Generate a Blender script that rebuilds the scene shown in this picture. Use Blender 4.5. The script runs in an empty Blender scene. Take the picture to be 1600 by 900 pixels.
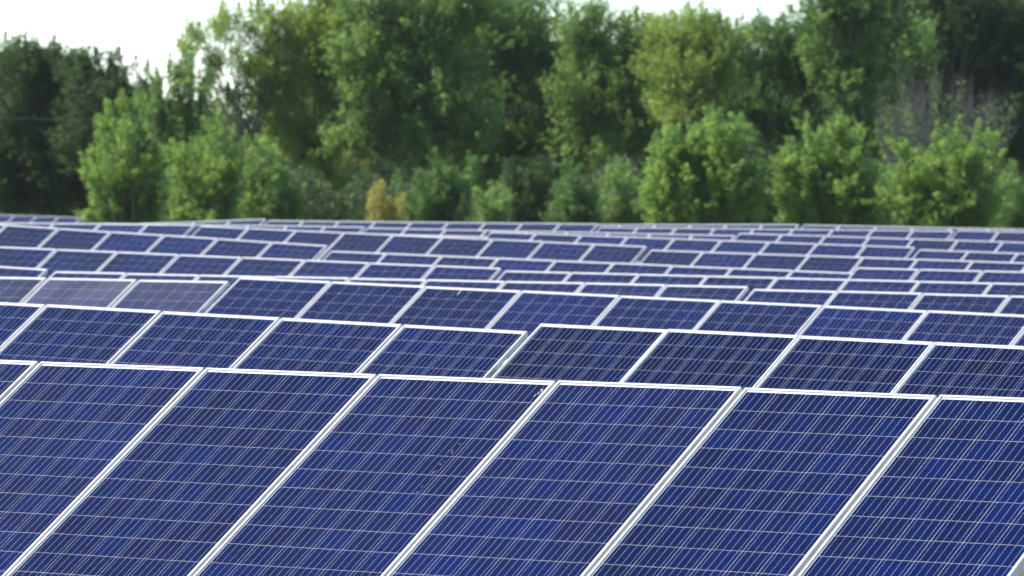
import bpy, math, random
import numpy as np
from mathutils import Vector, Matrix

random.seed(7)
rng = np.random.default_rng(11)
scene = bpy.context.scene
COL = scene.collection
R = math.radians

# ------------------------------------------------------------------ camera
F_PX = 9148.0                      # focal length in pixels of a 1600 px wide frame (about 206 mm)
HORIZON = 290.0                    # image row of the horizon
ROLL = 0.006
CAM_H = 2.65
PITCH_A = math.atan((450.0 - HORIZON) / F_PX)
_ca, _sa = math.cos(PITCH_A), math.sin(PITCH_A)
_cr, _sr = math.cos(ROLL), math.sin(ROLL)
_right0 = Vector((1, 0, 0))
_down0 = Vector((0, -_sa, -_ca))   # blender axes: x right, y forward, z up
_fwd = Vector((0, _ca, -_sa))
_right = _cr * _right0 - _sr * _down0
_down = _sr * _right0 + _cr * _down0
cam_data = bpy.data.cameras.new('camera')
cam = bpy.data.objects.new('camera', cam_data)
COL.objects.link(cam)
cam_data.sensor_width = 36.0
cam_data.lens = 36.0 * F_PX / 1600.0
cam_data.clip_start = 0.5
cam_data.clip_end = 6000.0
cam_data.dof.use_dof = True
cam_data.dof.focus_distance = 30.0
cam_data.dof.aperture_fstop = 8.2
m = Matrix.Identity(4)
m.col[0][:3] = _right
m.col[1][:3] = -_down
m.col[2][:3] = -_fwd
m.col[3][:3] = (0, 0, CAM_H)
cam.matrix_world = m
scene.camera = cam

# ------------------------------------------------------------------ sky, sun, exposure
SUN_AZ = R(-84.0)     # from the view direction (+Y), negative = to the left
SUN_EL = R(48.0)
world = bpy.data.worlds.new('World')
scene.world = world
world.use_nodes = True
nt = world.node_tree
sky = nt.nodes.new('ShaderNodeTexSky')
sky.sky_type = 'NISHITA'
sky.sun_disc = False
sky.sun_elevation = SUN_EL
sky.sun_rotation = SUN_AZ
sky.altitude = 2500.0
sky.air_density = 1.0
sky.dust_density = 0.3
sky.ozone_density = 1.0
bg = nt.nodes['Background']
bg.inputs['Strength'].default_value = 0.15
nt.links.new(sky.outputs['Color'], bg.inputs['Color'])
sun_data = bpy.data.lights.new('sun', 'SUN')
sun_data.energy = 4.8
sun_data.angle = R(0.53)
sun_data.color = (1.0, 0.91, 0.76)
sun = bpy.data.objects.new('sun', sun_data)
COL.objects.link(sun)
to_sun = Vector((math.sin(SUN_AZ) * math.cos(SUN_EL), math.cos(SUN_AZ) * math.cos(SUN_EL), math.sin(SUN_EL)))
sun.rotation_euler = to_sun.to_track_quat('Z', 'Y').to_euler()
sun.location = (-40, 20, 60)
scene.view_settings.view_transform = 'Standard'
scene.view_settings.look = 'None'
scene.view_settings.exposure = 1.08
scene.view_settings.gamma = 1.0
scene.view_settings.use_curve_mapping = False
scene.cycles.max_bounces = 8
scene.cycles.diffuse_bounces = 6
scene.cycles.transparent_max_bounces = 12


# ------------------------------------------------------------------ helpers
def px(x, y, depth):
    """A place in the field: the point seen at photo pixel x, y at a forward distance of depth metres."""
    u, v = x - 800.0, y - 450.0
    u, v = _cr * u + _sr * v, -_sr * u + _cr * v
    d = _right0 * (u / F_PX) + _down0 * (v / F_PX) + _fwd
    return Vector((0, 0, CAM_H)) + d * (depth / d.y)


def mesh_np(name, verts, faces, mat=None, smooth=False):
    """verts (n,3) array, faces (m,k) array with one k."""
    verts = np.asarray(verts, np.float32)
    faces = np.asarray(faces, np.int32)
    me = bpy.data.meshes.new(name)
    k = faces.shape[1]
    me.vertices.add(len(verts))
    me.vertices.foreach_set('co', verts.ravel())
    me.loops.add(faces.size)
    me.loops.foreach_set('vertex_index', faces.ravel())
    me.polygons.add(len(faces))
    me.polygons.foreach_set('loop_start', np.arange(0, faces.size, k, dtype=np.int32))
    me.polygons.foreach_set('loop_total', np.full(len(faces), k, np.int32))
    me.polygons.foreach_set('use_smooth', np.full(len(faces), bool(smooth)))
    me.update(calc_edges=True)
    if mat:
        me.materials.append(mat)
    return me


def obj(name, data, parent=None, **props):
    o = bpy.data.objects.new(name, data)
    COL.objects.link(o)
    if parent is not None:
        o.parent = parent
    for k, v in props.items():
        o[k] = v
    return o


BOXF = np.array([[0, 3, 2, 1], [4, 5, 6, 7], [0, 1, 5, 4], [1, 2, 6, 5], [2, 3, 7, 6], [3, 0, 4, 7]])


def box_v(x0, x1, y0, y1, z0, z1):
    return [(x0, y0, z0), (x1, y0, z0), (x1, y1, z0), (x0, y1, z0), (x0, y0, z1), (x1, y0, z1), (x1, y1, z1), (x0, y1, z1)]


def boxes(name, lst, mat):
    v, f = [], []
    for i, b in enumerate(lst):
        v += box_v(*b)
        f.append(BOXF + 8 * i)
    return mesh_np(name, np.array(v), np.concatenate(f), mat)


def tubes(paths, sides=6):
    """paths: list of (points (n,3), radii (n,)); returns verts, faces."""
    V, Fc, off = [], [], 0
    ang = np.linspace(0, 2 * np.pi, sides, endpoint=False)
    for P, rad in paths:
        P = np.asarray(P, float)
        n = len(P)
        T = np.gradient(P, axis=0)
        T /= np.linalg.norm(T, axis=1, keepdims=True) + 1e-9
        ref = np.where(np.abs(T[:, 2:3]) > .9, np.array([[1., 0, 0]]), np.array([[0, 0, 1.]]))
        A = np.cross(T, ref)
        A /= np.linalg.norm(A, axis=1, keepdims=True) + 1e-9
        B = np.cross(T, A)
        ring = P[:, None, :] + np.asarray(rad)[:, None, None] * (np.cos(ang)[None, :, None] * A[:, None, :] + np.sin(ang)[None, :, None] * B[:, None, :])
        V.append(ring.reshape(-1, 3))
        i, j = np.meshgrid(np.arange(n - 1), np.arange(sides), indexing='ij')
        a = off + i * sides + j
        b = off + i * sides + (j + 1) % sides
        Fc.append(np.stack([a, b, b + sides, a + sides], -1).reshape(-1, 4))
        off += n * sides
    return np.concatenate(V), np.concatenate(Fc)


# ------------------------------------------------------------------ materials
def new_mat(name):
    mt = bpy.data.materials.new(name)
    mt.use_nodes = True
    t = mt.node_tree
    return mt, t, t.nodes['Principled BSDF'], t.nodes['Material Output']


def nd(t, kind, **kw):
    n = t.nodes.new(kind)
    for k, v in kw.items():
        if k in n.inputs:
            n.inputs[k].default_value = v
        else:
            setattr(n, k, v)
    return n


def ramp(t, stops):
    n = t.nodes.new('ShaderNodeValToRGB')
    while len(n.color_ramp.elements) < len(stops):
        n.color_ramp.elements.new(0.5)
    for e, (p, c) in zip(list(n.color_ramp.elements), stops):
        e.position = p
        e.color = (*c, 1)
    return n


def mat_frame():
    mt, t, b, o = new_mat('anodised_aluminium')
    tc = nd(t, 'ShaderNodeTexCoord')
    n = nd(t, 'ShaderNodeTexNoise', Scale=9.0, Detail=5.0)
    t.links.new(tc.outputs['Object'], n.inputs['Vector'])
    r = ramp(t, [(0.3, (0.44, 0.45, 0.46)), (0.7, (0.55, 0.555, 0.57))])
    t.links.new(n.outputs['Fac'], r.inputs['Fac'])
    t.links.new(r.outputs['Color'], b.inputs['Base Color'])
    b.inputs['Metallic'].default_value = 0.25
    b.inputs['Roughness'].default_value = 0.42
    return mt


def mat_plain(name, c, rough=0.6, metal=0.0):
    mt, t, b, o = new_mat(name)
    tc = nd(t, 'ShaderNodeTexCoord')
    n = nd(t, 'ShaderNodeTexNoise', Scale=6.0, Detail=6.0)
    t.links.new(tc.outputs['Object'], n.inputs['Vector'])
    r = ramp(t, [(0.25, tuple(v * 0.85 for v in c)), (0.75, tuple(min(1, v * 1.1) for v in c))])
    t.links.new(n.outputs['Fac'], r.inputs['Fac'])
    t.links.new(r.outputs['Color'], b.inputs['Base Color'])
    b.inputs['Roughness'].default_value = rough
    b.inputs['Metallic'].default_value = metal
    return mt


def mat_cell():
    """Polycrystalline silicon: each cell its own blue, with crystal flakes inside it."""
    mt, t, b, o = new_mat('polycrystalline_silicon')
    oi = nd(t, 'ShaderNodeObjectInfo')
    ge = nd(t, 'ShaderNodeNewGeometry')
    add = nd(t, 'ShaderNodeMath', operation='ADD')
    t.links.new(oi.outputs['Random'], add.inputs[0])
    t.links.new(ge.outputs['Random Per Island'], add.inputs[1])
    fr = nd(t, 'ShaderNodeMath', operation='FRACT')
    t.links.new(add.outputs[0], fr.inputs[0])
    r = ramp(t, [(0.0, (0.0029, 0.0049, 0.037)), (0.3, (0.0022, 0.0053, 0.042)), (0.62, (0.0018, 0.0057, 0.047)), (0.86, (0.0014, 0.0068, 0.057)), (1.0, (0.0030, 0.0049, 0.035))])
    t.links.new(fr.outputs[0], r.inputs['Fac'])
    # broad wandering tone from panel to panel, and the crystal flakes
    n1 = nd(t, 'ShaderNodeTexNoise', Scale=1.3, Detail=2.0)
    t.links.new(ge.outputs['Position'], n1.inputs['Vector'])
    v = nd(t, 'ShaderNodeTexVoronoi', Scale=60.0)
    t.links.new(ge.outputs['Position'], v.inputs['Vector'])
    vr = nd(t, 'ShaderNodeMapRange')
    vr.inputs['To Min'].default_value = 0.72
    vr.inputs['To Max'].default_value = 1.28
    sep = nd(t, 'ShaderNodeSeparateColor')
    t.links.new(v.outputs['Color'], sep.inputs['Color'])
    t.links.new(sep.outputs['Red'], vr.inputs['Value'])
    nr = nd(t, 'ShaderNodeMapRange')
    nr.inputs['From Min'].default_value = 0.3
    nr.inputs['From Max'].default_value = 0.7
    nr.inputs['To Min'].default_value = 0.82
    nr.inputs['To Max'].default_value = 1.18
    t.links.new(n1.outputs['Fac'], nr.inputs['Value'])
    mu = nd(t, 'ShaderNodeMath', operation='MULTIPLY')
    t.links.new(vr.outputs[0], mu.inputs[0])
    t.links.new(nr.outputs[0], mu.inputs[1])
    tone = nd(t, 'ShaderNodeAttribute', attribute_type='OBJECT', attribute_name='tone')   # batch of the panel
    mu2 = nd(t, 'ShaderNodeMath', operation='MULTIPLY')
    t.links.new(mu.outputs[0], mu2.inputs[0])
    t.links.new(tone.outputs['Fac'], mu2.inputs[1])
    vm = nd(t, 'ShaderNodeVectorMath', operation='SCALE')
    t.links.new(r.outputs['Color'], vm.inputs[0])
    t.links.new(mu2.outputs[0], vm.inputs['Scale'])
    t.links.new(vm.outputs[0], b.inputs['Base Color'])
    b.inputs['Roughness'].default_value = 0.5
    b.inputs['Specular IOR Level'].default_value = 0.0
    return mt


def mat_glass():
    """Panel glass: clear pane, Fresnel reflection, a pale diffuse film per pane: fine dirt plus painted-in sky sheen."""
    mt, t, b, o = new_mat('dust_sheen_glass')
    t.nodes.remove(b)
    tr = nd(t, 'ShaderNodeBsdfTransparent')
    tr.inputs['Color'].default_value = (0.95, 0.965, 0.97, 1)
    gl = nd(t, 'ShaderNodeBsdfGlossy')
    gl.inputs['Roughness'].default_value = 0.10
    fr = nd(t, 'ShaderNodeFresnel', IOR=1.24)
    gb = nd(t, 'ShaderNodeNewGeometry')          # the pane is a thin sheet: the same reflection from either side
    io = nd(t, 'ShaderNodeMapRange')
    io.inputs['To Min'].default_value = 1.24
    io.inputs['To Max'].default_value = 1 / 1.24
    t.links.new(gb.outputs['Backfacing'], io.inputs['Value'])
    t.links.new(io.outputs[0], fr.inputs['IOR'])
    mx = nd(t, 'ShaderNodeMixShader')
    t.links.new(fr.outputs[0], mx.inputs[0])
    t.links.new(tr.outputs[0], mx.inputs[1])
    t.links.new(gl.outputs[0], mx.inputs[2])
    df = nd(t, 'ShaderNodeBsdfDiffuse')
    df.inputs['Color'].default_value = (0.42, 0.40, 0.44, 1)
    at = nd(t, 'ShaderNodeAttribute', attribute_type='OBJECT', attribute_name='dust_sheen')
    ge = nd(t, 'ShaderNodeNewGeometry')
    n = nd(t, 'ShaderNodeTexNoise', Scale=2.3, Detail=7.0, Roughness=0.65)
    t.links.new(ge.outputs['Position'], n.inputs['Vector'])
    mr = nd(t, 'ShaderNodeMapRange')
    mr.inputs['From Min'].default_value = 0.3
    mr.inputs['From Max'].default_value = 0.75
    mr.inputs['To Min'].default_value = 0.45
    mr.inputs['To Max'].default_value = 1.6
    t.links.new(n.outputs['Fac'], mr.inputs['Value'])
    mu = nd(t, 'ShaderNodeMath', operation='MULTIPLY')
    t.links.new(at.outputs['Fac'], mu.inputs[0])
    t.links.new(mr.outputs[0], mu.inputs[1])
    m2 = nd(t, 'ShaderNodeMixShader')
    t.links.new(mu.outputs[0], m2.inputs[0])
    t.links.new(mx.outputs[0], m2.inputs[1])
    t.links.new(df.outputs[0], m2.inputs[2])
    t.links.new(m2.outputs[0], o.inputs['Surface'])
    return mt


def mat_leaf(name, dark, mid, light, transl=0.4):
    mt, t, b, o = new_mat(name)
    ge = nd(t, 'ShaderNodeNewGeometry')
    n = nd(t, 'ShaderNodeTexNoise', Scale=0.55, Detail=3.0)
    t.links.new(ge.outputs['Position'], n.inputs['Vector'])
    mixv = nd(t, 'ShaderNodeMix', data_type='FLOAT')
    mixv.inputs[0].default_value = 0.45
    t.links.new(n.outputs['Fac'], mixv.inputs[2])
    t.links.new(ge.outputs['Random Per Island'], mixv.inputs[3])
    r = ramp(t, [(p_, tuple(v * 1.5 for v in c_)) for p_, c_ in ((0.2, dark), (0.52, mid), (0.85, light))])
    t.links.new(mixv.outputs[0], r.inputs['Fac'])
    t.links.new(r.outputs['Color'], b.inputs['Base Color'])
    b.inputs['Roughness'].default_value = 0.55
    b.inputs['Specular IOR Level'].default_value = 0.15
    tl = nd(t, 'ShaderNodeBsdfTranslucent')
    hs = nd(t, 'ShaderNodeHueSaturation', Hue=0.49, Saturation=1.02, Value=1.9)
    t.links.new(r.outputs['Color'], hs.inputs['Color'])
    t.links.new(hs.outputs[0], tl.inputs['Color'])
    mx = nd(t, 'ShaderNodeMixShader')
    mx.inputs[0].default_value = transl
    t.links.new(b.outputs[0], mx.inputs[1])
    t.links.new(tl.outputs[0], mx.inputs[2])
    t.links.new(mx.outputs[0], o.inputs['Surface'])
    return mt


def mat_ground():
    mt, t, b, o = new_mat('meadow_grass')
    ge = nd(t, 'ShaderNodeNewGeometry')
    n = nd(t, 'ShaderNodeTexNoise', Scale=0.8, Detail=10.0, Roughness=0.7)
    t.links.new(ge.outputs['Position'], n.inputs['Vector'])
    r = ramp(t, [(0.3, (0.035, 0.05, 0.018)), (0.5, (0.07, 0.085, 0.03)), (0.72, (0.15, 0.13, 0.07))])
    t.links.new(n.outputs['Fac'], r.inputs['Fac'])
    t.links.new(r.outputs['Color'], b.inputs['Base Color'])
    b.inputs['Roughness'].default_value = 0.95
    n2 = nd(t, 'ShaderNodeTexNoise', Scale=22.0, Detail=8.0)
    t.links.new(ge.outputs['Position'], n2.inputs['Vector'])
    bp = nd(t, 'ShaderNodeBump', Strength=0.8, Distance=0.06)
    t.links.new(n2.outputs['Fac'], bp.inputs['Height'])
    t.links.new(bp.outputs[0], b.inputs['Normal'])
    return mt


M_FRAME = mat_frame()
M_BACK = mat_plain('white_backsheet', (0.60, 0.62, 0.67), 0.5)
M_RIBBON = mat_plain('tinned_ribbon', (0.40, 0.44, 0.60), 0.6, 0.0)
M_CELL = mat_cell()
M_GLASS = mat_glass()
M_STEEL = mat_plain('galvanised_steel', (0.42, 0.43, 0.44), 0.5, 0.6)
M_GROUND = mat_ground()
M_BARK = mat_plain('grey_brown_bark', (0.085, 0.07, 0.055), 0.9)
M_PALEBARK = mat_plain('pale_bark', (0.24, 0.24, 0.25), 0.85)
M_TWIG = mat_plain('dry_grey_twig', (0.085, 0.076, 0.085), 0.9)
M_DROP = mat_plain('dried_bird_lime', (0.30, 0.32, 0.38), 0.9)

# ------------------------------------------------------------------ ground: one sheet, gently uneven, out to the horizon
xs = np.concatenate([np.linspace(-2500, -130, 12), np.linspace(-120, 120, 81), np.linspace(130, 2500, 12)])
ys = np.concatenate([np.linspace(-400, -5, 8), np.linspace(0, 330, 111), np.linspace(360, 4500, 16)])
gx, gy = np.meshgrid(xs, ys, indexing='ij')
gz = 0.05 * np.sin(gx * 0.11 + 1.0) * np.cos(gy * 0.07) + 0.04 * np.sin(gy * 0.19 + gx * 0.05)
nx_, ny_ = gx.shape
i, j = np.meshgrid(np.arange(nx_ - 1), np.arange(ny_ - 1), indexing='ij')
a = i * ny_ + j
obj('ground', mesh_np('ground', np.stack([gx, gy, gz], -1).reshape(-1, 3), np.stack([a, a + ny_, a + ny_ + 1, a + 1], -1).reshape(-1, 4), M_GROUND, True), kind='structure')

# ------------------------------------------------------------------ the solar field
TH = R(32.87)                      # the rows run obliquely across the view, right end nearer
TILT = R(30.6)
ROW_N = Vector((math.sin(TH), math.cos(TH), 0))       # across the rows, away from the camera
PW, PL, PITCH = 0.992, 1.956, 1.012
ROW_Q1, ROW_DQ = 23.06, 9.93       # distance of the first row, row spacing
LIP, LIPH, DEPTH = 0.0140, 0.004, 0.04
CELL, CGAP = 0.1563, 0.0022
CP = CELL + CGAP
CX0 = (PW - (6 * CP - CGAP)) / 2
CY0 = (PL - (12 * CP - CGAP)) / 2
# panel coordinates: x along the row, y down the slope is -y, z out of the glass; the frame's top face is z = 0


def frame_mesh():
    """Hollow frame: a mitred profile (lip, inner step, outer wall) carried round the four sides."""
    # profile as (inset from the outer edge, z)
    prof = [(0, -DEPTH), (0, -0.0012), (0.0012, 0), (LIP - 0.0008, 0), (LIP, -0.0008), (LIP, -LIPH - 0.002), (0.002, -LIPH - 0.002), (0.002, -DEPTH + 0.002), (0.024, -DEPTH + 0.002), (0.024, -DEPTH)]
    v = []
    for ins, z in prof:
        v += [(ins, -ins, z), (PW - ins, -ins, z), (PW - ins, -PL + ins, z), (ins, -PL + ins, z)]
    f = []
    n = len(prof)
    for p in range(n):
        q = (p + 1) % n
        for s in range(4):
            s2 = (s + 1) % 4
            f.append((p * 4 + s, q * 4 + s, q * 4 + s2, p * 4 + s2))
    return mesh_np('frame', np.array(v), np.array(f)[:, ::-1], M_FRAME)


ZG = -LIPH                         # glass face
ME_FRAME = frame_mesh()
ME_GLASS = mesh_np('glass', np.array([(LIP + .0003, -LIP - .0003, ZG), (LIP + .0003, -PL + LIP + .0003, ZG), (PW - LIP - .0003, -PL + LIP + .0003, ZG), (PW - LIP - .0003, -LIP - .0003, ZG)]), np.array([[0, 1, 2, 3]]), M_GLASS)
ME_BACK = boxes('backsheet', [(0.003, PW - 0.003, -PL + 0.003, -0.003, ZG - 0.0045, ZG - 0.0028)], M_BACK)
ZC0, ZC1 = ZG - 0.0027, ZG - 0.0022


def cell_box(cx, cy):
    x0 = CX0 + cx * CP
    y1 = -(CY0 + cy * CP)
    return (x0, x0 + CELL, y1 - CELL, y1, ZC0, ZC1)


ME_CELL = boxes('cell', [(0, CELL, -CELL, 0, ZC0, ZC1)], M_CELL)
ALLC = [(a, b) for a in range(6) for b in range(12)]
ME_CELLS = boxes('cell_sheet', [cell_box(*c) for c in ALLC], M_CELL)
rib = []
for c in range(6):
    for k in range(4):
        xr = CX0 + c * CP + CELL * (k + 0.5) / 4
        rib.append((xr - 0.00044, xr + 0.00044, -PL + CY0 - 0.006, -CY0 + 0.006, ZC1 + 0.0003, ZC1 + 0.0007))
ME_RIB = boxes('busbars', rib, M_RIBBON)
ME_JBOX = boxes('junction_box', [(PW / 2 - 0.06, PW / 2 + 0.06, -0.30, -0.18, ZG - 0.030, ZG - 0.0046)], mat_plain('black_plastic', (0.02, 0.02, 0.02), 0.5))
RAIL_Z = -DEPTH - 0.001


def inter(x, y, q):
    """Where the sight line of a pixel meets the upright plane of a row."""
    p = px(x, y, 1.0) - Vector((0, 0, CAM_H))
    return Vector((0, 0, CAM_H)) + p * (q / p.dot(ROW_N))


# name: row, first and last measured corner of its top edge, metres between them, first and last panel, amount of pale film
W2 = PW
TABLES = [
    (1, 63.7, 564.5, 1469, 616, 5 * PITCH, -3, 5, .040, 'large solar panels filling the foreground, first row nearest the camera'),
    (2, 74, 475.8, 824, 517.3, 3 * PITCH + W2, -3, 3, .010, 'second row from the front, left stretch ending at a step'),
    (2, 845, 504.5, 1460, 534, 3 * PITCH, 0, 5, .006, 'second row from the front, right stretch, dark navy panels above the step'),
    (3, 77, 434, 359, 439.3, PITCH + W2, -3, 1, .48, 'third row from the front, left stretch of pale greyish panels'),  # heavy pale film stands in for bright sky reflected in these panes
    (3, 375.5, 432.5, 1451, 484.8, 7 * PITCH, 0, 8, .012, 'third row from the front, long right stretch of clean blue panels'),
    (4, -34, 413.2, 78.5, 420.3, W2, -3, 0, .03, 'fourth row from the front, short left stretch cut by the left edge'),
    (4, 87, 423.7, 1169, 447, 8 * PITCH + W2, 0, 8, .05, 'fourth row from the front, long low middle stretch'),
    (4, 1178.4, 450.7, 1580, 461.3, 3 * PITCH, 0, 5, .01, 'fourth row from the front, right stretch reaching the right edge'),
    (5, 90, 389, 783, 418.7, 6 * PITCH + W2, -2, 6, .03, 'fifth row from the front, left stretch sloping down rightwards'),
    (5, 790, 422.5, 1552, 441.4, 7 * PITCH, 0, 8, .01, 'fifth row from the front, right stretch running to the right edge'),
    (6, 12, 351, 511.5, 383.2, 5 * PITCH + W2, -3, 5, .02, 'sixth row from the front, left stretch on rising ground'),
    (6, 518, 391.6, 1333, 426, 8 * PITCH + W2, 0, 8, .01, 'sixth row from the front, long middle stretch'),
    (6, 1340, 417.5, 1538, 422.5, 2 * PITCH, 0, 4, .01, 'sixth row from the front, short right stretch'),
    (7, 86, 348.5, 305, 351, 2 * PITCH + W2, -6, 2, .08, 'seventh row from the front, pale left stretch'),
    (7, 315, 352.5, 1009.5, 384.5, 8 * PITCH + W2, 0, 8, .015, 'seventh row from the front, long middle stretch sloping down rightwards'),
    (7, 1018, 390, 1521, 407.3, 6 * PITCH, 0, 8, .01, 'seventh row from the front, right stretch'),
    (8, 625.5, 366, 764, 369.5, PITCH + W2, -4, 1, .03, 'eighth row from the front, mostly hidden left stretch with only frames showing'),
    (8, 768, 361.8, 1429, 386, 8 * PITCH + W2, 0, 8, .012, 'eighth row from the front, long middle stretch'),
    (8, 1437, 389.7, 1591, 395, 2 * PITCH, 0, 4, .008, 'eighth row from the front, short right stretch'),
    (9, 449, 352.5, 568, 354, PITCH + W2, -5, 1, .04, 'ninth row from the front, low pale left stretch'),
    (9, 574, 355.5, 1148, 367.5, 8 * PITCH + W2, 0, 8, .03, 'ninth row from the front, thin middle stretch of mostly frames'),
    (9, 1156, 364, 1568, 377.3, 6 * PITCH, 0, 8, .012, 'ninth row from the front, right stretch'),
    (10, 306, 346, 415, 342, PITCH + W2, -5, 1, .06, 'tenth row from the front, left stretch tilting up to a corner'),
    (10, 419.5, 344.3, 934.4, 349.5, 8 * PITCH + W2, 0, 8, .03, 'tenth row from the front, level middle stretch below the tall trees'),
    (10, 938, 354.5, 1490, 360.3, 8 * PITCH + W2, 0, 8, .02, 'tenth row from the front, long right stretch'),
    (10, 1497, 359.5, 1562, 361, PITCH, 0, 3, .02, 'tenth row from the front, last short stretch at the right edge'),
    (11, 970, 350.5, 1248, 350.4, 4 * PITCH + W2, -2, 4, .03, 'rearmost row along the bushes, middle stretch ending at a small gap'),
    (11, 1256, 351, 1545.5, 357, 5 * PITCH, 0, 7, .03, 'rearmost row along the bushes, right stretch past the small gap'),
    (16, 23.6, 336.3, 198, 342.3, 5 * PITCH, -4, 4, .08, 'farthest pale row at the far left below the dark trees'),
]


def project(p):
    d = p - Vector((0, 0, CAM_H))
    z = d.dot(_fwd)
    return 800 + F_PX * d.dot(_right) / z, 450 + F_PX * d.dot(_down) / z, z


ORD = 0
for (row, x0, y0, x1, y1, length, k0, k1, dust_sheen, label) in TABLES:
    q = ROW_Q1 + ROW_DQ * (row - 1)
    A = inter(x0, y0, q)
    B = inter(x1, y1, q)
    step = PITCH * (B - A).length / length
    step = min(max(step, PW + 0.008), PW + 0.04)
    along = (B - A).normalized()
    down = (-ROW_N * math.cos(TILT) - Vector((0, 0, math.sin(TILT))))
    down = (down - along * along.dot(down)).normalized()
    nor = down.cross(along)
    if nor.z < 0:
        nor = -nor
    start = A + along * (k0 * step)
    n = k1 - k0 + 1
    # the table: an empty on the ground under its middle
    mid = start + along * (n * step / 2) + down * (PL / 2)
    base = Vector((mid.x, mid.y, 0))
    words = label.split()
    lab = label if label.startswith('large') else 'solar panels, ' + label
    table = obj('solar_array', None, None, label=lab, category='solar array', group='rows of solar panels across the field')
    table.empty_display_size = 0.5
    table.location = base
    rot = Matrix((along, -down, nor)).transposed().to_4x4()
    # singles: the cells that show largest in the photograph
    single = {}
    if row <= 3:
        cand = []
        for k in range(n):
            for (cx, cy) in ALLC:
                if row > 1 and cy > 5:
                    continue
                p = start + along * (k * step + CX0 + cx * CP + CELL / 2) + down * (CY0 + cy * CP + CELL / 2)
                ux, uy, uz = project(p)
                if -15 < ux < 1615 and uy < 910:
                    cand.append((uz, k, cx, cy))
        cand.sort()
        for _, k, cx, cy in cand[:300]:
            single.setdefault(k, set()).add((cx, cy))
    for k in range(n):
        jr = Matrix.Rotation(random.gauss(0, 0.0022), 4, 'X') @ Matrix.Rotation(random.gauss(0, 0.0012), 4, 'Y')
        org = start + along * (k * step + random.uniform(-.0015, .0015)) + nor * random.uniform(-.0025, .0025) + down * random.uniform(-.003, .003)
        pan = obj('solar_panel', None, table)
        pan.empty_display_size = 0.2
        pan.matrix_local = Matrix.Translation(org - base) @ rot @ jr
        obj('frame', ME_FRAME, pan)
        obj('backsheet', ME_BACK, pan)
        obj('busbars', ME_RIB, pan)
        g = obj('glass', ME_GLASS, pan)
        g['dust_sheen'] = max(0.0, dust_sheen * 0.15 * random.uniform(0.6, 1.4) * (1.9 - 0.21 * k if row == 1 else 1.0))  # front row film thickens leftwards: a painted change of sheen
        if row <= 1:
            obj('junction_box', ME_JBOX, pan)
        tone = random.uniform(0.72, 1.15) if row > 1 else random.uniform(0.92, 1.06)
        if row == 2 and x0 > 800:
            tone = random.uniform(0.55, 0.7)
        s = single.get(k)
        if not s:
            obj('cell_sheet', ME_CELLS, pan, kind='stuff', tone=tone)
        else:
            rest = [c for c in ALLC if c not in s]
            if rest:
                obj('cell_sheet', boxes('cell_sheet', [cell_box(*c) for c in rest], M_CELL), pan, kind='stuff', tone=tone)
            for (cx, cy) in sorted(s):
                c = obj('cell', ME_CELL, pan, tone=tone)
                c.location = (CX0 + cx * CP, -(CY0 + cy * CP), 0)
    # rack under the panels: two rails, raking beams, posts
    Lr = n * step
    for fr_ in (0.22, 0.78):
        rl = obj('rail', boxes('rail', [(-0.06, Lr + 0.04, -0.03, 0.03, -0.06, 0)], M_STEEL), table)
        rl.matrix_local = Matrix.Translation(start - base + down * (PL * fr_) + nor * (RAIL_Z - 0.003)) @ rot
    for w in np.arange(0.5, n, 2.0):
        top = start + along * (w * step) + nor * (RAIL_Z - 0.066)
        bm_ = obj('beam', boxes('beam', [(-0.03, 0.03, -PL * 0.92, -PL * 0.08, -0.08, 0)], M_STEEL), table)
        bm_.matrix_local = Matrix.Translation(top - base) @ rot
        for fr_ in (0.25, 0.75):
            p = top + down * (PL * fr_) - nor * 0.05
            po = obj('post', boxes('post', [(-0.04, 0.04, -0.03, 0.03, -0.45, p.z)], M_STEEL), table)
            po.location = (p.x - base.x, p.y - base.y, 0)
            po.rotation_euler.z = -TH

# bird lime on three panes: small raised flakes


def splash(name, label, pxy, q_row, flakes, seed):
    rg = np.random.default_rng(seed)
    row = TABLES[q_row]
    q = ROW_Q1 + ROW_DQ * (row[0] - 1)
    A, B = inter(row[1], row[2], q), inter(row[3], row[4], q)
    along = (B - A).normalized()
    down = (-ROW_N * math.cos(TILT) - Vector((0, 0, math.sin(TILT))))
    down = (down - along * along.dot(down)).normalized()
    nor = down.cross(along)
    if nor.z < 0:
        nor = -nor
    d = px(pxy[0], pxy[1], 1.0) - Vector((0, 0, CAM_H))
    o0 = Vector((0, 0, CAM_H))
    t_ = (A - o0).dot(nor) / d.dot(nor)
    P = o0 + d * t_ - nor * (LIPH - 0.003)
    V, Fc = [], []
    for (u, s, r1, r2) in flakes:
        m_ = 9
        th = np.linspace(0, 2 * np.pi, m_, endpoint=False)
        rr = 1 + rg.uniform(-.45, .35, m_)
        ring = np.stack([u + r1 * rr * np.cos(th), s + r2 * rr * np.sin(th)], 1)
        b0 = len(V)
        for zz, sc in ((-0.002, 1.0), (0.0018, 0.75)):
            for e in ring:
                uu, ss = u + (e[0] - u) * sc, s + (e[1] - s) * sc
                V.append(tuple(along * float(uu) + down * float(ss) + nor * zz))
        for k in range(m_):
            k2 = (k + 1) % m_
            Fc.append((b0 + k, b0 + k2, b0 + m_ + k2, b0 + m_ + k))
        V.append(tuple(along * float(u) + down * float(s) + nor * 0.0025))
        cix = len(V) - 1
        for k in range(m_):
            Fc.append((b0 + m_ + k, b0 + m_ + (k + 1) % m_, cix, cix))
    me = bpy.data.meshes.new(name)
    me.from_pydata(V, [], [tuple(dict.fromkeys(f)) for f in Fc])
    me.materials.append(M_DROP)
    o = obj(name, me, None, label=label, category='bird dropping')
    o.location = P


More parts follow.
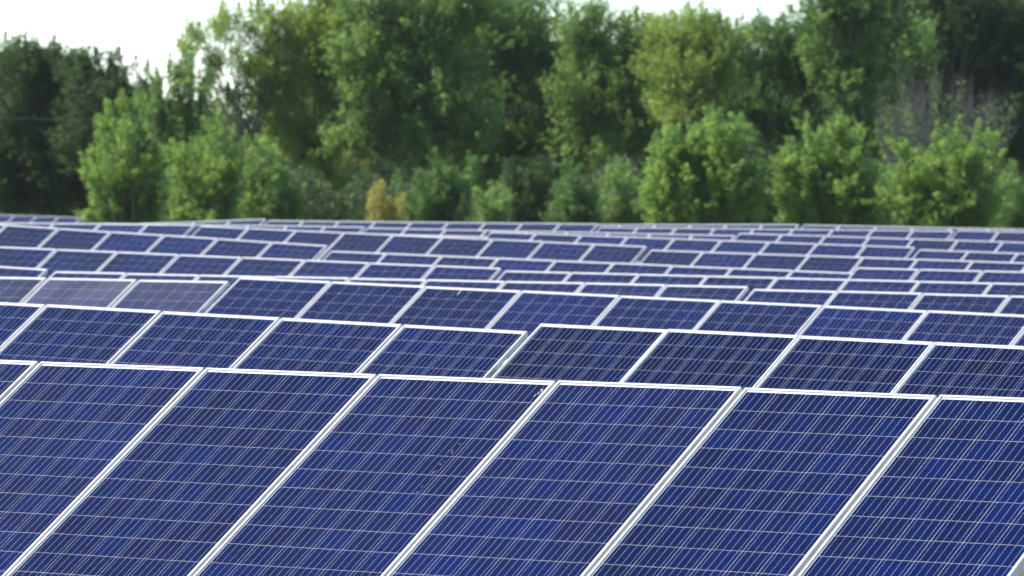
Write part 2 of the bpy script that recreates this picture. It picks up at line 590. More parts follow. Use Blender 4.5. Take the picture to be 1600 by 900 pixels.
fl = []
rs = random.Random(4)
for k in range(20):
    s = rs.betavariate(1.0, 1.3) * 0.52
    wd = 0.010 if s < 0.16 else 0.006
    fl.append((rs.gauss(0.0, wd), s, rs.uniform(.0007, .0020), rs.uniform(.002, .008)))
splash('bird_dropping', 'faint streaked bird dropping running down a front row panel', (722, 688), 0, fl, 1)
splash('bird_dropping', 'small white bird dropping beside a frame joint at the top of the front row', (847, 609), 0,
       [(0, 0, .006, .012), (.004, .012, .004, .008), (-.002, .03, .003, .010), (-.012, .05, .003, .012)], 2)
splash('bird_dropping', 'bright white fleck just below the top edge of a third row panel', (720, 454), 4,
       [(0, 0.0, .010, .018), (0, .025, .009, .016), (.001, .05, .008, .014)], 3)


# ------------------------------------------------------------------ trees and shrubs
def unit(v):
    return v / (np.linalg.norm(v, axis=-1, keepdims=True) + 1e-9)


def leaf_mesh(name, C, D, size, mat, aspect=0.55, face=None):
    """One pointed blade per centre: C centres, D growing directions, size length of each leaf."""
    n = len(C)
    D = unit(D)
    rnd = rng.normal(size=(n, 3)) * .55 + np.array([0, 0, 0.45])
    if face is not None:                       # blades turn their upper side out of the crown, toward the light
        rnd = rnd + face * 1.0
    S = unit(np.cross(D, unit(rnd)))
    N = np.cross(S, D)
    L = size[:, None]
    w = L * aspect * .5
    a = C - D * L * .35 + S * w + N * L * .08
    b = C + D * L * .65 - N * L * .06
    c = C - D * L * .35 - S * w + N * L * .08
    V = np.stack([a, b, c], 1).reshape(-1, 3)
    Fc = np.arange(3 * n).reshape(-1, 3)
    return mesh_np(name, V, Fc, mat)


def branch_path(p0, p1, sag, n=6, wob=0.08):
    t = np.linspace(0, 1, n)[:, None]
    P = p0 + (p1 - p0) * t
    L = np.linalg.norm(p1 - p0)
    P = P + rng.normal(size=(n, 3)) * wob * L * (t * (1 - t)) * 1.6
    P[:, 2] += sag * L * (t[:, 0] * (1 - t[:, 0]))
    return P


def plant(name, label, cat, depth, lobes, mat, leaf=0.10, dens=1.0, shoot=0.9, up=0.6, inner=0.5, trunk_px=None, trunk_r=0.12, bark=None, group=None, stems=1, spikes=(), thick=0.85, gap=0.0, tips=None, wide=1.38, spread=1.3):
    """A tree or shrub. lobes: (x, y, rx, ry) of the masses of its crown as photo pixels at its own distance.
    Each mass is a volume with depth; shoots leave its outer shell and carry the leaves."""
    bark = bark or M_BARK
    ppm = F_PX / depth
    cs, rs_ = [], []
    xm = np.mean([l[0] for l in lobes])
    lobes = [(xm + (l[0] - xm) * spread, l[1], l[2], l[3]) for l in lobes]
    parts = []
    for (x, y, rx, ry) in lobes:                # each mass is a ragged cluster of smaller ones
        rx, ry = rx * wide, ry * 1.06
        for q in range(6):
            an, rr = rng.uniform(0, 2 * math.pi), rng.uniform(.25, .62)
            k_ = rng.uniform(.42, .66)
            parts.append((x + rx * rr * math.cos(an), y + ry * rr * math.sin(an), rx * k_ * rng.uniform(.85, 1.2), ry * k_))
    for (x, y, rx, ry) in parts:
        c = px(x, y, depth)
        c.y += random.uniform(-.5, .5) * rx / ppm * 2
        cs.append(tuple(c))
        rs_.append((rx / ppm, max(rx, 0.8 * ry) / ppm * thick, ry / ppm))
    cs, rs_ = np.array(cs), np.array(rs_)
    tx = trunk_px if trunk_px is not None else np.mean([l[0] for l in lobes])
    b = px(tx, 300, depth)
    base = np.array([b.x, b.y + 0.2, 0.0])
    root = obj(name, None, None, label=label, category=cat)
    if group:
        root['group'] = group
    root.location = base
    root.empty_display_size = 1.0
    LC, LD, LS, LN = [], [], [], []
    paths, fine = [], []
    topz = cs[:, 2].max()
    # stems and limbs
    for s in range(stems):
        off = np.array([rng.uniform(-.35, .35), rng.uniform(-.35, .35), 0]) * (stems > 1)
        hub = np.array([base[0] * .6 + cs[:, 0].mean() * .4, base[1] * .6 + cs[:, 1].mean() * .4, max(0.5, cs[:, 2].min() * .55 + topz * .12)]) + off * 1.6
        p0 = base + off
        P = branch_path(p0 - np.array([0, 0, .3]), hub, 0, 6, .05)
        paths.append((P, np.linspace(trunk_r * 1.25, trunk_r * .8, 6)))
        for li in range(len(cs)):
            if (stems > 1 and li % stems != s) or (stems == 1 and li % 5 > 1):
                continue
            Pl = branch_path(hub, cs[li], .15, 6, .10)
            paths.append((Pl, np.linspace(trunk_r * .7, trunk_r * .22, 6)))
            for q in range(2):
                e = unit(rng.normal(size=3) + np.array([0, 0, .4])) * rs_[li] * .8
                paths.append((branch_path(Pl[rng.integers(2, 6)], cs[li] + e, .12, 5, .10), np.linspace(trunk_r * .26, .012, 5)))
    for c, r_ in zip(cs, rs_):
        area = (r_[0] * r_[1] + r_[0] * r_[2] + r_[1] * r_[2]) / 3 * 4 * np.pi
        ns = max(8, int(area * 5.6 * dens / shoot))
        dirs = unit(rng.normal(size=(ns, 3)))
        # clumping: pull shoots toward a few boughs so that the outline is uneven and dark hollows remain
        nb = max(5, int(area / 1.1))
        bd = unit(rng.normal(size=(nb, 3)))
        bl = rng.uniform(.62, 1.02, nb)[:, None]
        bc = c + bd * r_ * bl                          # bough ends
        near = rng.integers(0, nb, ns)
        own = unit(rng.normal(size=(ns, 3)) + bd[near] * .8 + np.array([0, 0, .5]))
        br = rng.uniform(.24, .52, nb)[near][:, None] * min(1.0, r_.min() / 1.0 + .25)
        p0 = bc[near] + own * br * rng.uniform(.2, 1.0, (ns, 1)) - bd[near] * .15
        dirs = own
        sd = unit(dirs * .55 + bd[near] * .3 + np.array([0, 0, up]) + rng.normal(size=(ns, 3)) * .25)
        ln = shoot * rng.uniform(.45, 1.15, (ns, 1)) * min(1.0, r_.min() / .9 + .35)
        m_ = int(20 * shoot + 8)
        t = np.sort(rng.uniform(0, 1, (ns, m_, 1)), axis=1)
        lat = rng.normal(size=(ns, m_, 3)) * (.13 * (1 - .65 * t)) * shoot
        LCs = p0[:, None, :] + sd[:, None, :] * ln[:, None, :] * t + lat
        LDs = unit(sd[:, None, :] * .7 + lat * 4 + rng.normal(size=(ns, m_, 3)) * .5)
        LC.append(LCs.reshape(-1, 3))
        LD.append(LDs.reshape(-1, 3))
        LS.append((leaf * rng.uniform(.65, 1.3, ns * m_)))
        LN.append(np.repeat(unit(own * .8 + unit((p0 - c) / r_) * .7), m_, axis=0))
        for k in range(0, ns, 3):
            fine.append((np.stack([p0[k] - sd[k] * .3, p0[k] + sd[k] * ln[k] * .9]), np.array([.014, .004])))
        ni = int(r_[0] * r_[1] * r_[2] * 4.2 * 60 * inner)
        if ni:
            dd = unit(rng.normal(size=(ni, 3)))
            LC.append(c + dd * r_ * rng.uniform(0, .85, (ni, 1)) ** .5)
            LD.append(rng.normal(size=(ni, 3)))
            LS.append(leaf * 1.7 * rng.uniform(.7, 1.3, ni))
            LN.append(dd)
    # upright leafy tips on the upper side of every mass
    ntip = tips if tips is not None else (5 if cat == 'shrub' else 3)
    spikes = list(spikes)
    for (x, y, rx, ry) in lobes:
        for q in range(ntip):
            a_ = rng.uniform(-.95, .95)
            ln_ = (rng.uniform(.8, 2.0) if cat == 'shrub' else rng.uniform(.55, 1.25)) * ppm
            spikes.append((x + a_ * rx * 1.05, y - ry * math.sqrt(1 - a_ * a_) * rng.uniform(.55, 1.08) - ln_ * .35, ln_, a_ * rng.uniform(.1, .7)))
    # long single shoots that stand out of the outline: (x, y of the tip, length in pixels, lean)
    for (x, y, lpx, lean) in spikes:
        tip = np.array(px(x, y, depth))
        tip[1] += rng.uniform(-.9, .6)
        lenm = lpx / ppm
        bot = tip - np.array([lean * lenm, 0, lenm])
        m_ = max(8, int(lenm * 130 * dens ** .5))
        t = rng.uniform(0, 1, (m_, 1))
        lat = rng.normal(size=(m_, 3)) * (.17 * (1 - t) + .05) * min(1, lenm * .7)
        LC.append(bot + (tip - bot) * t + lat)
        LD.append(unit((tip - bot)[None] / lenm * .7 + lat * 2 + rng.normal(size=(m_, 3)) * .4))
        LS.append(leaf * rng.uniform(.7, 1.25, m_))
        LN.append(unit(lat + 1e-4))
        fine.append((branch_path(bot, tip, 0, 5, .05), np.linspace(.03, .005, 5)))
    C = np.concatenate(LC) - base
    Dv = np.concatenate(LD)
    S = np.concatenate(LS)
    Nf = np.concatenate(LN)
    keep = C[:, 2] > 0.05
    if gap > 0:
        keep &= rng.uniform(size=len(C)) > gap
    V, Fc = tubes([(P - base, r) for P, r in paths], 5)
    obj('trunk', mesh_np('trunk', V, Fc, bark, True), root)
    V, Fc = tubes([(P - base, r) for P, r in fine if len(P) == 2] or [(paths[0][0][:2] - base, np.array([.01, .01]))], 3)
    obj('twigs', mesh_np('twigs', V, Fc, bark, True), root, kind='stuff')
    obj('crown', leaf_mesh('crown', C[keep], Dv[keep], S[keep], mat, face=Nf[keep]), root)
    STATS.append((name, int(keep.sum())))
    return root


def bush(name, label, cat, depth, lobes, mat, leaf=0.10, dens=1.0, shoot=0.9, up=0.6, inner=0.5, trunk_r=0.05, group=None, stems=3, spikes=(), tips=None):
    """A shrub of many long leafy stems that fan out from the ground; their ends make a ragged outline.
    lobes: (x, y, rx, ry) of the masses its stems reach into, as photo pixels at its own distance."""
    ppm = F_PX / depth
    tx = float(np.mean([l[0] for l in lobes]))
    b = px(tx, 300, depth)
    base = np.array([b.x, b.y + 0.2, 0.0])
    root = obj(name, None, None, label=label, category=cat)
    if group:
        root['group'] = group
    root.location = base
    root.empty_display_size = 1.0
    ends = []
    for (x, y, rx, ry) in lobes:
        rx, ry = rx * 1.28, ry * 1.04
        n = int(max(5, rx * ry / ppm / ppm * 11.5 * dens))
        for q in range(n):
            d = unit(rng.normal(size=3) + np.array([0, 0, .1]))
            rad = rng.uniform(.35, 1.12)
            c = np.array(px(x, y, depth))
            e = c + d * rad * np.array([rx / ppm, max(rx, .8 * ry) / ppm * .9, ry / ppm])
            if e[2] > .35:
                ends.append((e, 1.0))
    for (x, y, lpx, lean) in spikes:
        e = np.array(px(x, y, depth))
        e[1] += rng.uniform(-.5, .3)
        ends.append((e, 1.35))
    paths, LC, LD, LS, LN = [], [], [], [], []

    def leaves(P0, P1, PM, t0, n, wid):
        t = rng.uniform(t0, 1, (n, 1)) ** .9
        C = (1 - t) ** 2 * P0 + 2 * t * (1 - t) * PM + t * t * P1
        T = unit(2 * (1 - t) * (PM - P0) + 2 * t * (P1 - PM))
        lat = rng.normal(size=(n, 3)) * (wid * (1.05 - t) + .035)
        LC.append(C + lat)
        LD.append(unit(T * .8 + lat * 5 + rng.normal(size=(n, 3)) * .35))
        LS.append(leaf * rng.uniform(.7, 1.3, n))
        LN.append(unit(unit(lat + 1e-5) + np.array([0, 0, .4])))

    for (e, w) in ends:
        foot = base + np.array([np.clip((e[0] - base[0]) * .45, -.9, .9) + rng.normal() * .18, np.clip((e[1] - base[1]) * .4, -.7, .7) + rng.normal() * .18, -.15])
        mid = foot * .45 + e * .55
        mid[2] = foot[2] + (e[2] - foot[2]) * rng.uniform(.55, .8)
        mid[:2] = foot[:2] + (e[:2] - foot[:2]) * rng.uniform(.25, .6)
        t = np.linspace(0, 1, 7)[:, None]
        P = (1 - t) ** 2 * foot + 2 * t * (1 - t) * mid + t * t * e
        ln = np.linalg.norm(e - foot)
        paths.append((P, np.linspace(trunk_r * .55, .006, 7)))
        leaves(foot, e, mid, max(.25, 1 - 1.5 * w / ln), int(100 * min(1.5, ln * .55) * w), .26)
        for q in range(6):
            s0 = P[rng.integers(3, 6)]
            d = unit(unit(e - mid) * .65 + rng.normal(size=3) * .75 + np.array([0, 0, .1 * up]))
            l2 = rng.uniform(.45, 1.0) * shoot
            s1 = s0 + d * l2
            sm = (s0 + s1) / 2 + rng.normal(size=3) * .05
            paths.append((np.stack([s0, sm, s1]), np.array([.012, .008, .004])))
            leaves(s0, s1, sm, .1, int(55 * l2 / .6), .11)
    C = np.concatenate(LC) - base
    keep = C[:, 2] > .04
    V, Fc = tubes([(P - base, r) for P, r in paths], 4)
    obj('stems', mesh_np('stems', V, Fc, M_BARK, True), root, kind='stuff')
    obj('crown', leaf_mesh('crown', C[keep], np.concatenate(LD)[keep], np.concatenate(LS)[keep], mat, face=np.concatenate(LN)[keep]), root)
    STATS.append((name, int(keep.sum())))
    return root


STATS = []
LF_DARK = mat_leaf('dark_green_leaves', (0.016, 0.032, 0.012), (0.028, 0.052, 0.017), (0.05, 0.084, 0.025), .42)
LF_MID = mat_leaf('mid_green_leaves', (0.050, 0.092, 0.028), (0.088, 0.150, 0.043), (0.135, 0.20, 0.058), .6)
LF_FRESH = mat_leaf('fresh_green_leaves', (0.058, 0.104, 0.028), (0.10, 0.168, 0.040), (0.16, 0.23, 0.058), .58)
LF_YEL = mat_leaf('yellowing_green_leaves', (0.06, 0.085, 0.022), (0.10, 0.135, 0.032), (0.17, 0.19, 0.045), .55)
LF_YG = mat_leaf('yellow_green_leaves', (0.068, 0.108, 0.027), (0.115, 0.170, 0.041), (0.185, 0.235, 0.056), .6)
LF_GOLD = mat_leaf('golden_leaves', (0.08, 0.10, 0.026), (0.19, 0.18, 0.045), (0.30, 0.27, 0.075), .5)
LF_BLUE = mat_leaf('blue_green_leaves', (0.034, 0.068, 0.022), (0.056, 0.110, 0.032), (0.086, 0.150, 0.044), .5)

LF_DEEP = mat_leaf('deep_green_leaves', (0.042, 0.080, 0.025), (0.074, 0.130, 0.036), (0.118, 0.18, 0.05), .56)
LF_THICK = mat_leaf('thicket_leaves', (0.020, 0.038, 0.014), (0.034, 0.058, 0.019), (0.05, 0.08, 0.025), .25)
G_T = 'tall trees behind the field'
G_S = 'shrubs along the edge of the field'
# far dark trees that close the view between the trunks
for (label, depth, lobes, mat_) in [
    ('dense dark tree far back at the left edge', 285, [(40, 190, 110, 110), (60, 300, 130, 90)], LF_DEEP),
    ('dark back tree behind the left shrubs', 280, [(230, 240, 110, 95), (330, 270, 100, 90)], LF_DEEP),
    ('dark back tree behind the yellowish tree', 285, [(520, 190, 110, 130), (470, 270, 100, 90), (600, 280, 110, 90)], LF_DEEP),
    ('dark back tree behind the middle trees', 285, [(700, 130, 130, 120), (760, 250, 140, 110)], LF_DEEP),
    ('dark back tree behind the ragged topped tree right of centre', 287, [(930, 170, 110, 110), (980, 270, 130, 100), (890, 275, 70, 60)], LF_DEEP),
    ('dark back tree behind the right middle trees', 285, [(1110, 180, 120, 110), (1190, 260, 130, 110)], LF_DEEP),
    ('dark back tree above the bare grey shrub', 285, [(1350, 160, 130, 140), (1400, 280, 140, 100), (1440, 130, 80, 80)], LF_DEEP),
    ('dark back tree in the upper right corner', 287, [(1540, 120, 130, 170), (1580, 280, 130, 110)], LF_DEEP),
]:
    plant('background_tree', label, 'tree', depth, lobes, mat_, leaf=.24, dens=.55, shoot=1.2, up=.5, inner=.6, wide=1.15, spread=1.1, tips=0, trunk_r=.2, group='dark trees at the back')

# low dark thicket under the trees: one mass nobody could count
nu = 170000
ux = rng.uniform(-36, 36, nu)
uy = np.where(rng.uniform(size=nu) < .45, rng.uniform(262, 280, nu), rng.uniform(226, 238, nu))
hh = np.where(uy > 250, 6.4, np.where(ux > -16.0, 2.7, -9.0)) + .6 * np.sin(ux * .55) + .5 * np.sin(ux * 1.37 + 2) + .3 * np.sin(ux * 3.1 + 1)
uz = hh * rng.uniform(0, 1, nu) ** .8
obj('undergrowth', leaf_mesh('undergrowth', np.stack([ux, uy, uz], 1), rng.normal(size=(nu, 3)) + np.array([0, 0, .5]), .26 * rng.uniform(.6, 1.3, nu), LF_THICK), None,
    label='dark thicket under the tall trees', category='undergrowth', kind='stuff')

# tall trees
plant('broadleaf_tree', 'dark dense tree at the left edge with a cable in front', 'tree', 250,
      [(25, 125, 66, 56), (95, 138, 56, 50), (20, 210, 80, 90), (90, 230, 70, 80), (40, 300, 90, 50), (105, 310, 55, 45)], LF_DARK, leaf=.13, dens=1.0, inner=.7, trunk_r=.15, group=G_T, tips=0, wide=1.1, spread=1.0, up=.3,
      spikes=[(8, 48, 25, .1)])
plant('broadleaf_tree', 'dark rounded tree behind the leftmost light shrub', 'tree', 247,
      [(165, 145, 50, 48), (208, 172, 42, 54), (150, 200, 60, 80), (205, 240, 60, 80)], LF_DARK, leaf=.13, dens=1.0, inner=.7, trunk_r=.2, group=G_T,
      spikes=[(150, 72, 22, .1), (212, 86, 30, 0), (232, 92, 30, .1), (185, 74, 20, 0)])
plant('slender_tree', 'thin airy tree with white sky showing through its crown', 'tree', 245,
      [(300, 75, 22, 42), (345, 55, 24, 40), (395, 50, 34, 48), (375, 115, 30, 36), (425, 110, 26, 55), (335, 120, 22, 34), (410, 165, 24, 24), (440, 55, 30, 50), (362, 165, 26, 24)], LF_YG, leaf=.115, dens=.6, shoot=1.0, up=.9, inner=.08, wide=1.1, spread=1.0, trunk_r=.028, trunk_px=385, group=G_T, stems=2,
      spikes=[(292, 30, 70, .05), (318, 58, 60, 0), (343, 12, 60, -.1), (372, 8, 70, .1), (405, 0, 60, .1)])
plant('broadleaf_tree', 'tall tree with yellowish upper leaves left of the centre', 'tree', 246,
      [(475, 50, 50, 62), (525, 20, 50, 60), (505, 110, 60, 60), (465, 165, 42, 58), (530, 195, 50, 55), (480, 240, 50, 50), (500, 300, 50, 40)], LF_YG, leaf=.11, dens=.95, shoot=1.0, up=.8, inner=.85, trunk_r=.12, group=G_T,
      spikes=[(450, 5, 50, 0), (490, -20, 50, .1)])
plant('broadleaf_tree', 'broad mid green tree with light boughs in the upper centre', 'tree', 244,
      [(600, 30, 60, 62), (660, 60, 62, 62), (585, 120, 52, 55), (640, 150, 58, 52), (700, 20, 56, 56), (580, 205, 42, 42), (690, 130, 50, 50), (640, 225, 56, 44), (700, 205, 50, 44)], LF_MID, leaf=.125, dens=1.15, shoot=1.0, up=.7, inner=.85, trunk_r=.13, trunk_px=640, group=G_T,
      spikes=[(560, 108, 45, -.3), (745, 60, 50, .5), (590, 80, 50, .3)])
plant('broadleaf_tree', 'dark green tree in the centre above the small round shrub', 'tree', 250,
      [(760, 50, 58, 62), (820, 65, 58, 66), (870, 110, 52, 64), (775, 140, 62, 62), (850, 235, 62, 55), (740, 205, 52, 52), (895, 190, 42, 56), (780, 250, 60, 50)], LF_MID, leaf=.13, dens=1.15, shoot=1.0, up=.6, inner=.85, trunk_r=.13, group=G_T,
      spikes=[(830, 0, 40, .1), (850, 10, 40, .1), (870, 28, 40, 0)])
plant('broadleaf_tree', 'tree right of the centre with a low ragged top under open sky', 'tree', 248,
      [(930, 72, 42, 52), (985, 68, 48, 50), (1035, 78, 36, 46), (950, 160, 52, 55), (1010, 160, 48, 52), (970, 225, 60, 45)], LF_MID, leaf=.125, dens=1.15, shoot=1.0, up=.75, inner=.85, trunk_r=.12, group=G_T,
      spikes=[(905, 30, 35, 0), (935, 28, 40, .1), (985, 22, 40, .1), (1015, 28, 35, 0)])
plant('broadleaf_tree', 'yellow green feathery tree under the right part of the open sky', 'tree', 243,
      [(1085, 55, 44, 52), (1125, 75, 34, 44), (1060, 105, 44, 48), (1105, 135, 52, 48), (1070, 170, 48, 36)], LF_YG, leaf=.11, dens=1.0, shoot=1.05, up=.9, inner=.85, trunk_r=.15, group=G_T,
      spikes=[(1075, -2, 50, .0), (1095, 0, 50, .1), (1125, 12, 45, .1), (1050, 40, 45, -.2)])
plant('broadleaf_tree', 'loose grey green tree with pale sky holes at its top', 'tree', 247,
      [(1170, 72, 34, 50), (1215, 78, 42, 44), (1262, 72, 32, 44), (1195, 160, 56, 52), (1255, 125, 36, 55), (1240, 190, 48, 45)], LF_BLUE, leaf=.115, dens=.9, shoot=1.0, up=.8, inner=.85, trunk_r=.15, group=G_T,
      spikes=[(1160, 15, 55, 0), (1185, 8, 60, .1), (1215, 28, 50, 0), (1250, 40, 40, .1)])
plant('broadleaf_tree', 'tall bright green tree left of the bare grey shrub', 'tree', 245,
      [(1310, 35, 44, 62), (1350, 15, 48, 60), (1320, 110, 44, 55), (1370, 75, 44, 55), (1335, 175, 40, 50), (1345, 235, 40, 45)], LF_MID, leaf=.125, dens=1.15, shoot=1.0, up=.75, inner=.85, trunk_r=.12, group=G_T,
      spikes=[(1290, 0, 60, 0), (1440, 25, 40, .1)])
plant('broadleaf_tree', 'large dark tree overhanging the upper right corner', 'tree', 252,
      [(1440, 10, 60, 56), (1510, 20, 64, 62), (1575, 50, 56, 70), (1590, 150, 44, 70), (1540, 110, 55, 55), (1590, 240, 50, 60), (1425, 75, 50, 50), (1480, 90, 50, 45)], LF_DARK, leaf=.12, dens=1.0, shoot=1.0, up=.5, inner=.85, trunk_r=.16, trunk_px=1590, group=G_T)

# slim pale trunks seen under the crowns left of the golden shrub
for (x, dep, top, lab) in ((515, 252, 250, 'slim pale trunk under the yellowish tree, left of two'), (548, 250, 240, 'slim pale trunk nearest the golden shrub, right of two')):
    plant('slender_tree', lab, 'tree', dep, [(x + 6, top, 26, 28), (x - 8, top + 22, 20, 18)], LF_YEL, leaf=.10, dens=.8, shoot=.8, up=.5, inner=.2, wide=1.0, spread=1.0, trunk_px=x, trunk_r=.05, bark=M_PALEBARK, group='pale trunks')

# shrubs along the field
bush('leafy_shrub', 'tall light green shrub at the left in front of the dark trees', 'shrub', 214,
      [(195, 205, 42, 50), (180, 265, 50, 52), (225, 250, 40, 55), (160, 315, 34, 40), (210, 320, 45, 40)], LF_FRESH, leaf=.095, dens=1.1, shoot=.85, up=.7, inner=.5, trunk_r=.07, stems=3, group=G_S,
      spikes=[(190, 140, 40, 0), (215, 150, 40, .1), (140, 225, 40, -.3), (135, 270, 35, -.4)])
bush('leafy_shrub', 'pointed green tree like shrub below the airy tree', 'shrub', 222,
      [(260, 130, 30, 42), (305, 130, 34, 46), (285, 105, 26, 30), (275, 195, 36, 44), (325, 195, 34, 44), (270, 265, 36, 44), (320, 290, 34, 44)], LF_MID, leaf=.10, dens=1.0, shoot=.9, up=.9, inner=.4, trunk_r=.08, group=G_S,
      spikes=[(265, 80, 40, 0), (300, 82, 40, .1), (325, 105, 40, .1), (245, 105, 30, 0)])
bush('leafy_shrub', 'rounded light green shrub right of the pointed one', 'shrub', 212,
      [(315, 245, 42, 45), (355, 230, 34, 40), (345, 285, 48, 42), (290, 300, 36, 40), (320, 325, 50, 30)], LF_FRESH, leaf=.095, dens=1.1, shoot=.8, up=.6, inner=.5, trunk_r=.06, stems=3, group=G_S,
      spikes=[(340, 180, 40, 0), (365, 195, 35, .1)])
bush('leafy_shrub', 'dull green shrub between the light shrubs and the yellowish tree', 'shrub', 220,
      [(400, 235, 36, 36), (430, 260, 34, 40), (405, 300, 40, 42), (445, 310, 32, 38)], LF_MID, leaf=.10, dens=1.0, shoot=.8, up=.5, inner=.5, trunk_r=.06, stems=2, group=G_S)
bush('leafy_shrub', 'small golden yellow shrub below the centre left trees', 'shrub', 204,
      [(600, 302, 24, 24), (590, 322, 20, 22), (620, 318, 20, 24)], LF_GOLD, leaf=.085, dens=1.2, shoot=.5, up=.5, inner=.6, trunk_r=.04, stems=2, group=G_S)
bush('leafy_shrub', 'rounded blue green shrub beside the golden one', 'shrub', 208,
      [(670, 265, 36, 36), (710, 262, 32, 32), (690, 305, 52, 40), (655, 315, 30, 34)], LF_BLUE, leaf=.095, dens=1.15, shoot=.7, up=.5, inner=.7, trunk_r=.06, stems=3, group=G_S)
bush('leafy_shrub', 'small olive shrub right of the rounded blue green one', 'shrub', 206,
      [(765, 300, 26, 26), (778, 325, 24, 24), (750, 322, 20, 24)], LF_MID, leaf=.09, dens=1.0, shoot=.6, up=.5, inner=.5, trunk_r=.04, stems=2, group=G_S)
bush('leafy_shrub', 'silvery green low shrub right of the centre, left of a pair', 'shrub', 206,
      [(890, 280, 32, 30), (880, 318, 30, 34), (915, 310, 30, 36)], LF_BLUE, leaf=.09, dens=1.1, shoot=.7, up=.55, inner=.6, trunk_r=.05, stems=2, group=G_S)
bush('leafy_shrub', 'darker green low shrub right of the centre, right of a pair', 'shrub', 209,
      [(965, 270, 32, 30), (960, 312, 36, 38), (1000, 318, 24, 32)], LF_MID, leaf=.09, dens=1.1, shoot=.7, up=.55, inner=.6, trunk_r=.05, stems=2, group=G_S)
bush('leafy_shrub', 'big bright green shrub with upright tips, leftmost of three', 'shrub', 200,
      [(1055, 235, 38, 40), (1100, 225, 36, 38), (1145, 240, 34, 42), (1045, 290, 40, 44), (1100, 290, 46, 46), (1160, 300, 40, 42)], LF_FRESH, leaf=.11, dens=1.0, shoot=1.15, up=1.1, inner=.55, trunk_r=.07, stems=4, tips=9, group=G_S,
      spikes=[(1045, 195, 40, -.1), (1075, 185, 40, 0), (1118, 178, 45, .1), (1158, 178, 50, .25), (1010, 255, 45, -.6), (1190, 235, 45, .5)])
bush('leafy_shrub', 'big green shrub with one tall tip, middle of three', 'shrub', 201,
      [(1255, 245, 32, 40), (1300, 235, 36, 40), (1345, 260, 34, 42), (1240, 295, 36, 42), (1295, 295, 46, 46), (1350, 312, 36, 38)], LF_FRESH, leaf=.11, dens=1.0, shoot=1.15, up=1.1, inner=.55, trunk_r=.07, stems=4, tips=9, group=G_S,
      spikes=[(1260, 176, 55, .05), (1312, 183, 45, .1), (1230, 215, 40, -.2), (1335, 205, 40, .1), (1215, 240, 45, -.5)])
bush('leafy_shrub', 'big yellow green shrub in front of the bare grey one, rightmost of three', 'shrub', 199,
      [(1425, 250, 36, 38), (1475, 232, 40, 40), (1520, 250, 36, 42), (1430, 300, 42, 46), (1490, 295, 48, 48), (1540, 315, 30, 38)], LF_FRESH, leaf=.11, dens=1.0, shoot=1.15, up=1.1, inner=.55, trunk_r=.07, stems=4, tips=9, group=G_S,
      spikes=[(1465, 190, 40, -.1), (1498, 184, 45, .1), (1530, 190, 40, .2), (1558, 205, 50, .6), (1408, 215, 35, -.2)])
bush('leafy_shrub', 'dark low shrub in the gap between the middle and rightmost big shrubs', 'shrub', 206,
      [(1385, 290, 28, 36), (1390, 325, 30, 26)], LF_MID, leaf=.09, dens=1.0, shoot=.7, up=.7, inner=.6, trunk_r=.04, stems=2, group=G_S)
bush('leafy_shrub', 'green shrub cut by the right edge', 'shrub', 204,
      [(1590, 290, 26, 34), (1605, 320, 34, 36), (1575, 325, 22, 28)], LF_MID, leaf=.09, dens=1.1, shoot=.7, up=.7, inner=.6, trunk_r=.05, stems=2, group=G_S, spikes=[(1580, 250, 30, 0)])
bush('leafy_shrub', 'dark shrub in the shade between the first and second big shrubs', 'shrub', 210,
      [(1205, 285, 30, 38), (1200, 325, 34, 28)], LF_DARK, leaf=.095, dens=1.0, shoot=.7, up=.6, inner=.6, trunk_r=.05, stems=2, group=G_S)
bush('leafy_shrub', 'dark shrub filling the shade right of the olive one', 'shrub', 216,
      [(820, 305, 36, 40), (835, 330, 30, 26), (862, 272, 36, 36), (800, 265, 30, 36)], LF_DARK, leaf=.10, dens=1.0, shoot=.7, up=.5, inner=.6, trunk_r=.05, stems=2, group=G_S)

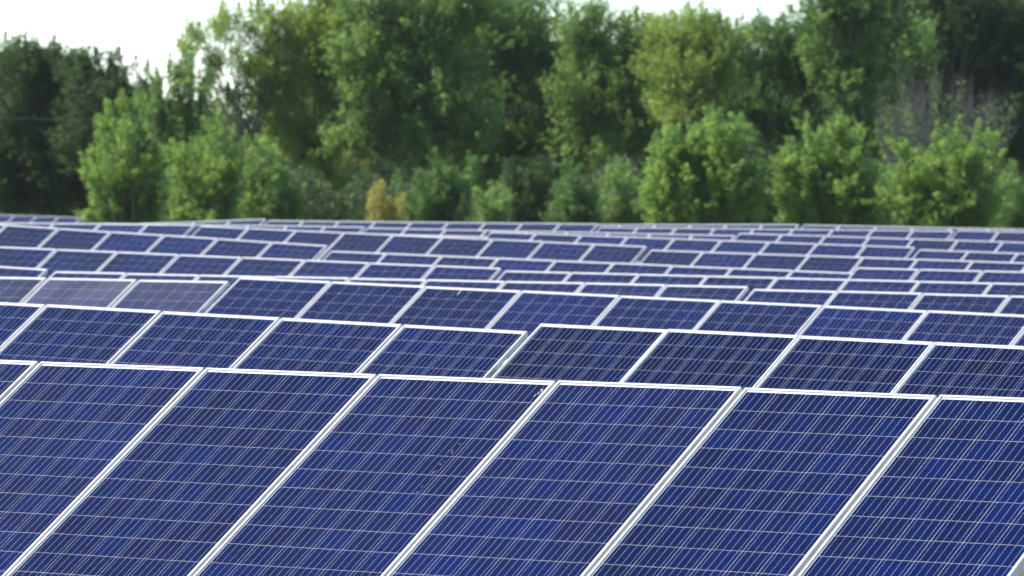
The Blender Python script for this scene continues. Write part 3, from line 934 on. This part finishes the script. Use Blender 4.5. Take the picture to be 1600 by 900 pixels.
# the bare grey shrub: fans of upright dry stems with a few leafy tips
root = obj('bare_shrub', None, None, label='bare lilac grey shrub of upright dry twigs with few leaves', category='shrub', group=G_S)
bb = px(1470, 300, 236)
root.location = (bb.x, bb.y, 0)
root.empty_display_size = 1.0
bbn = np.array([bb.x, bb.y, 0.0])
paths, lc, ld, ls = [], [], [], []
for k in range(85):
    fx = rng.uniform(-1, 1)
    topx = 1470 + fx * 108 + rng.normal() * 6
    topy = 100 + abs(fx) ** 1.6 * 60 + rng.uniform(0, 70)
    tip = np.array(px(topx, topy, 236)) + np.array([0, rng.uniform(-1.6, 1.6), 0])
    bot = bbn + np.array([fx * 1.1 + rng.normal() * .2, rng.uniform(-.6, .6), -.1])
    P = branch_path(bot, tip, 0, 7, .05)
    paths.append((P - bbn, np.linspace(.020, .005, 7)))
    for q in range(5):
        s0 = P[rng.integers(3, 6)]
        e = s0 + (tip - bot) * rng.uniform(.12, .3) + rng.normal(size=3) * .28
        paths.append((branch_path(s0, e, 0, 4, .06) - bbn, np.linspace(.013, .004, 4)))
    if rng.uniform() < .35:
        n_ = 70
        t = rng.uniform(.55, 1.0, (n_, 1))
        lc.append(P[2] + (tip - P[2]) * t + rng.normal(size=(n_, 3)) * .13 - bbn)
        ld.append(rng.normal(size=(n_, 3)) + np.array([0, 0, 1.2]))
        ls.append(.10 * rng.uniform(.7, 1.3, n_))
V, Fc = tubes(paths, 4)
obj('twigs', mesh_np('twigs', V, Fc, M_TWIG, True), root)
obj('crown', leaf_mesh('crown', np.concatenate(lc), np.concatenate(ld), np.concatenate(ls), LF_MID), root)

# cable strung in front of the dark trees at the left, slung into the crown of the light shrub's tall neighbour
p0, p1 = np.array(px(-420, 150, 226)), np.array(px(232, 188, 226))
t = np.linspace(0, 1, 40)[:, None]
P = p0 + (p1 - p0) * t
P[:, 2] -= .25 * 4 * (t * (1 - t))[:, 0]
V, Fc = tubes([(P, np.full(40, .011))], 6)
obj('overhead_cable', mesh_np('overhead_cable', V, Fc, mat_plain('weathered_cable', (0.09, 0.10, 0.11), 0.6), True), None, label='thin pale overhead cable crossing the dark trees at the left', category='cable')
# thin summer haze round the whole place
hz = bpy.data.materials.new('summer_haze')
hz.use_nodes = True
ht = hz.node_tree
ht.nodes.remove(ht.nodes['Principled BSDF'])
pv = ht.nodes.new('ShaderNodeVolumePrincipled')
pv.inputs['Color'].default_value = (0.86, 0.92, 1.0, 1)
pv.inputs['Density'].default_value = 0.00005
pv.inputs['Anisotropy'].default_value = 0.2
ht.links.new(pv.outputs[0], ht.nodes['Material Output'].inputs['Volume'])
obj('haze', boxes('haze', [(-2600, 2600, -500, 4600, -1.5, 17.0)], hz), None, kind='stuff', label='thin pale summer haze over the field', category='haze')
print('LEAVES', sum(s for _, s in STATS), 'objects', len(bpy.data.objects))
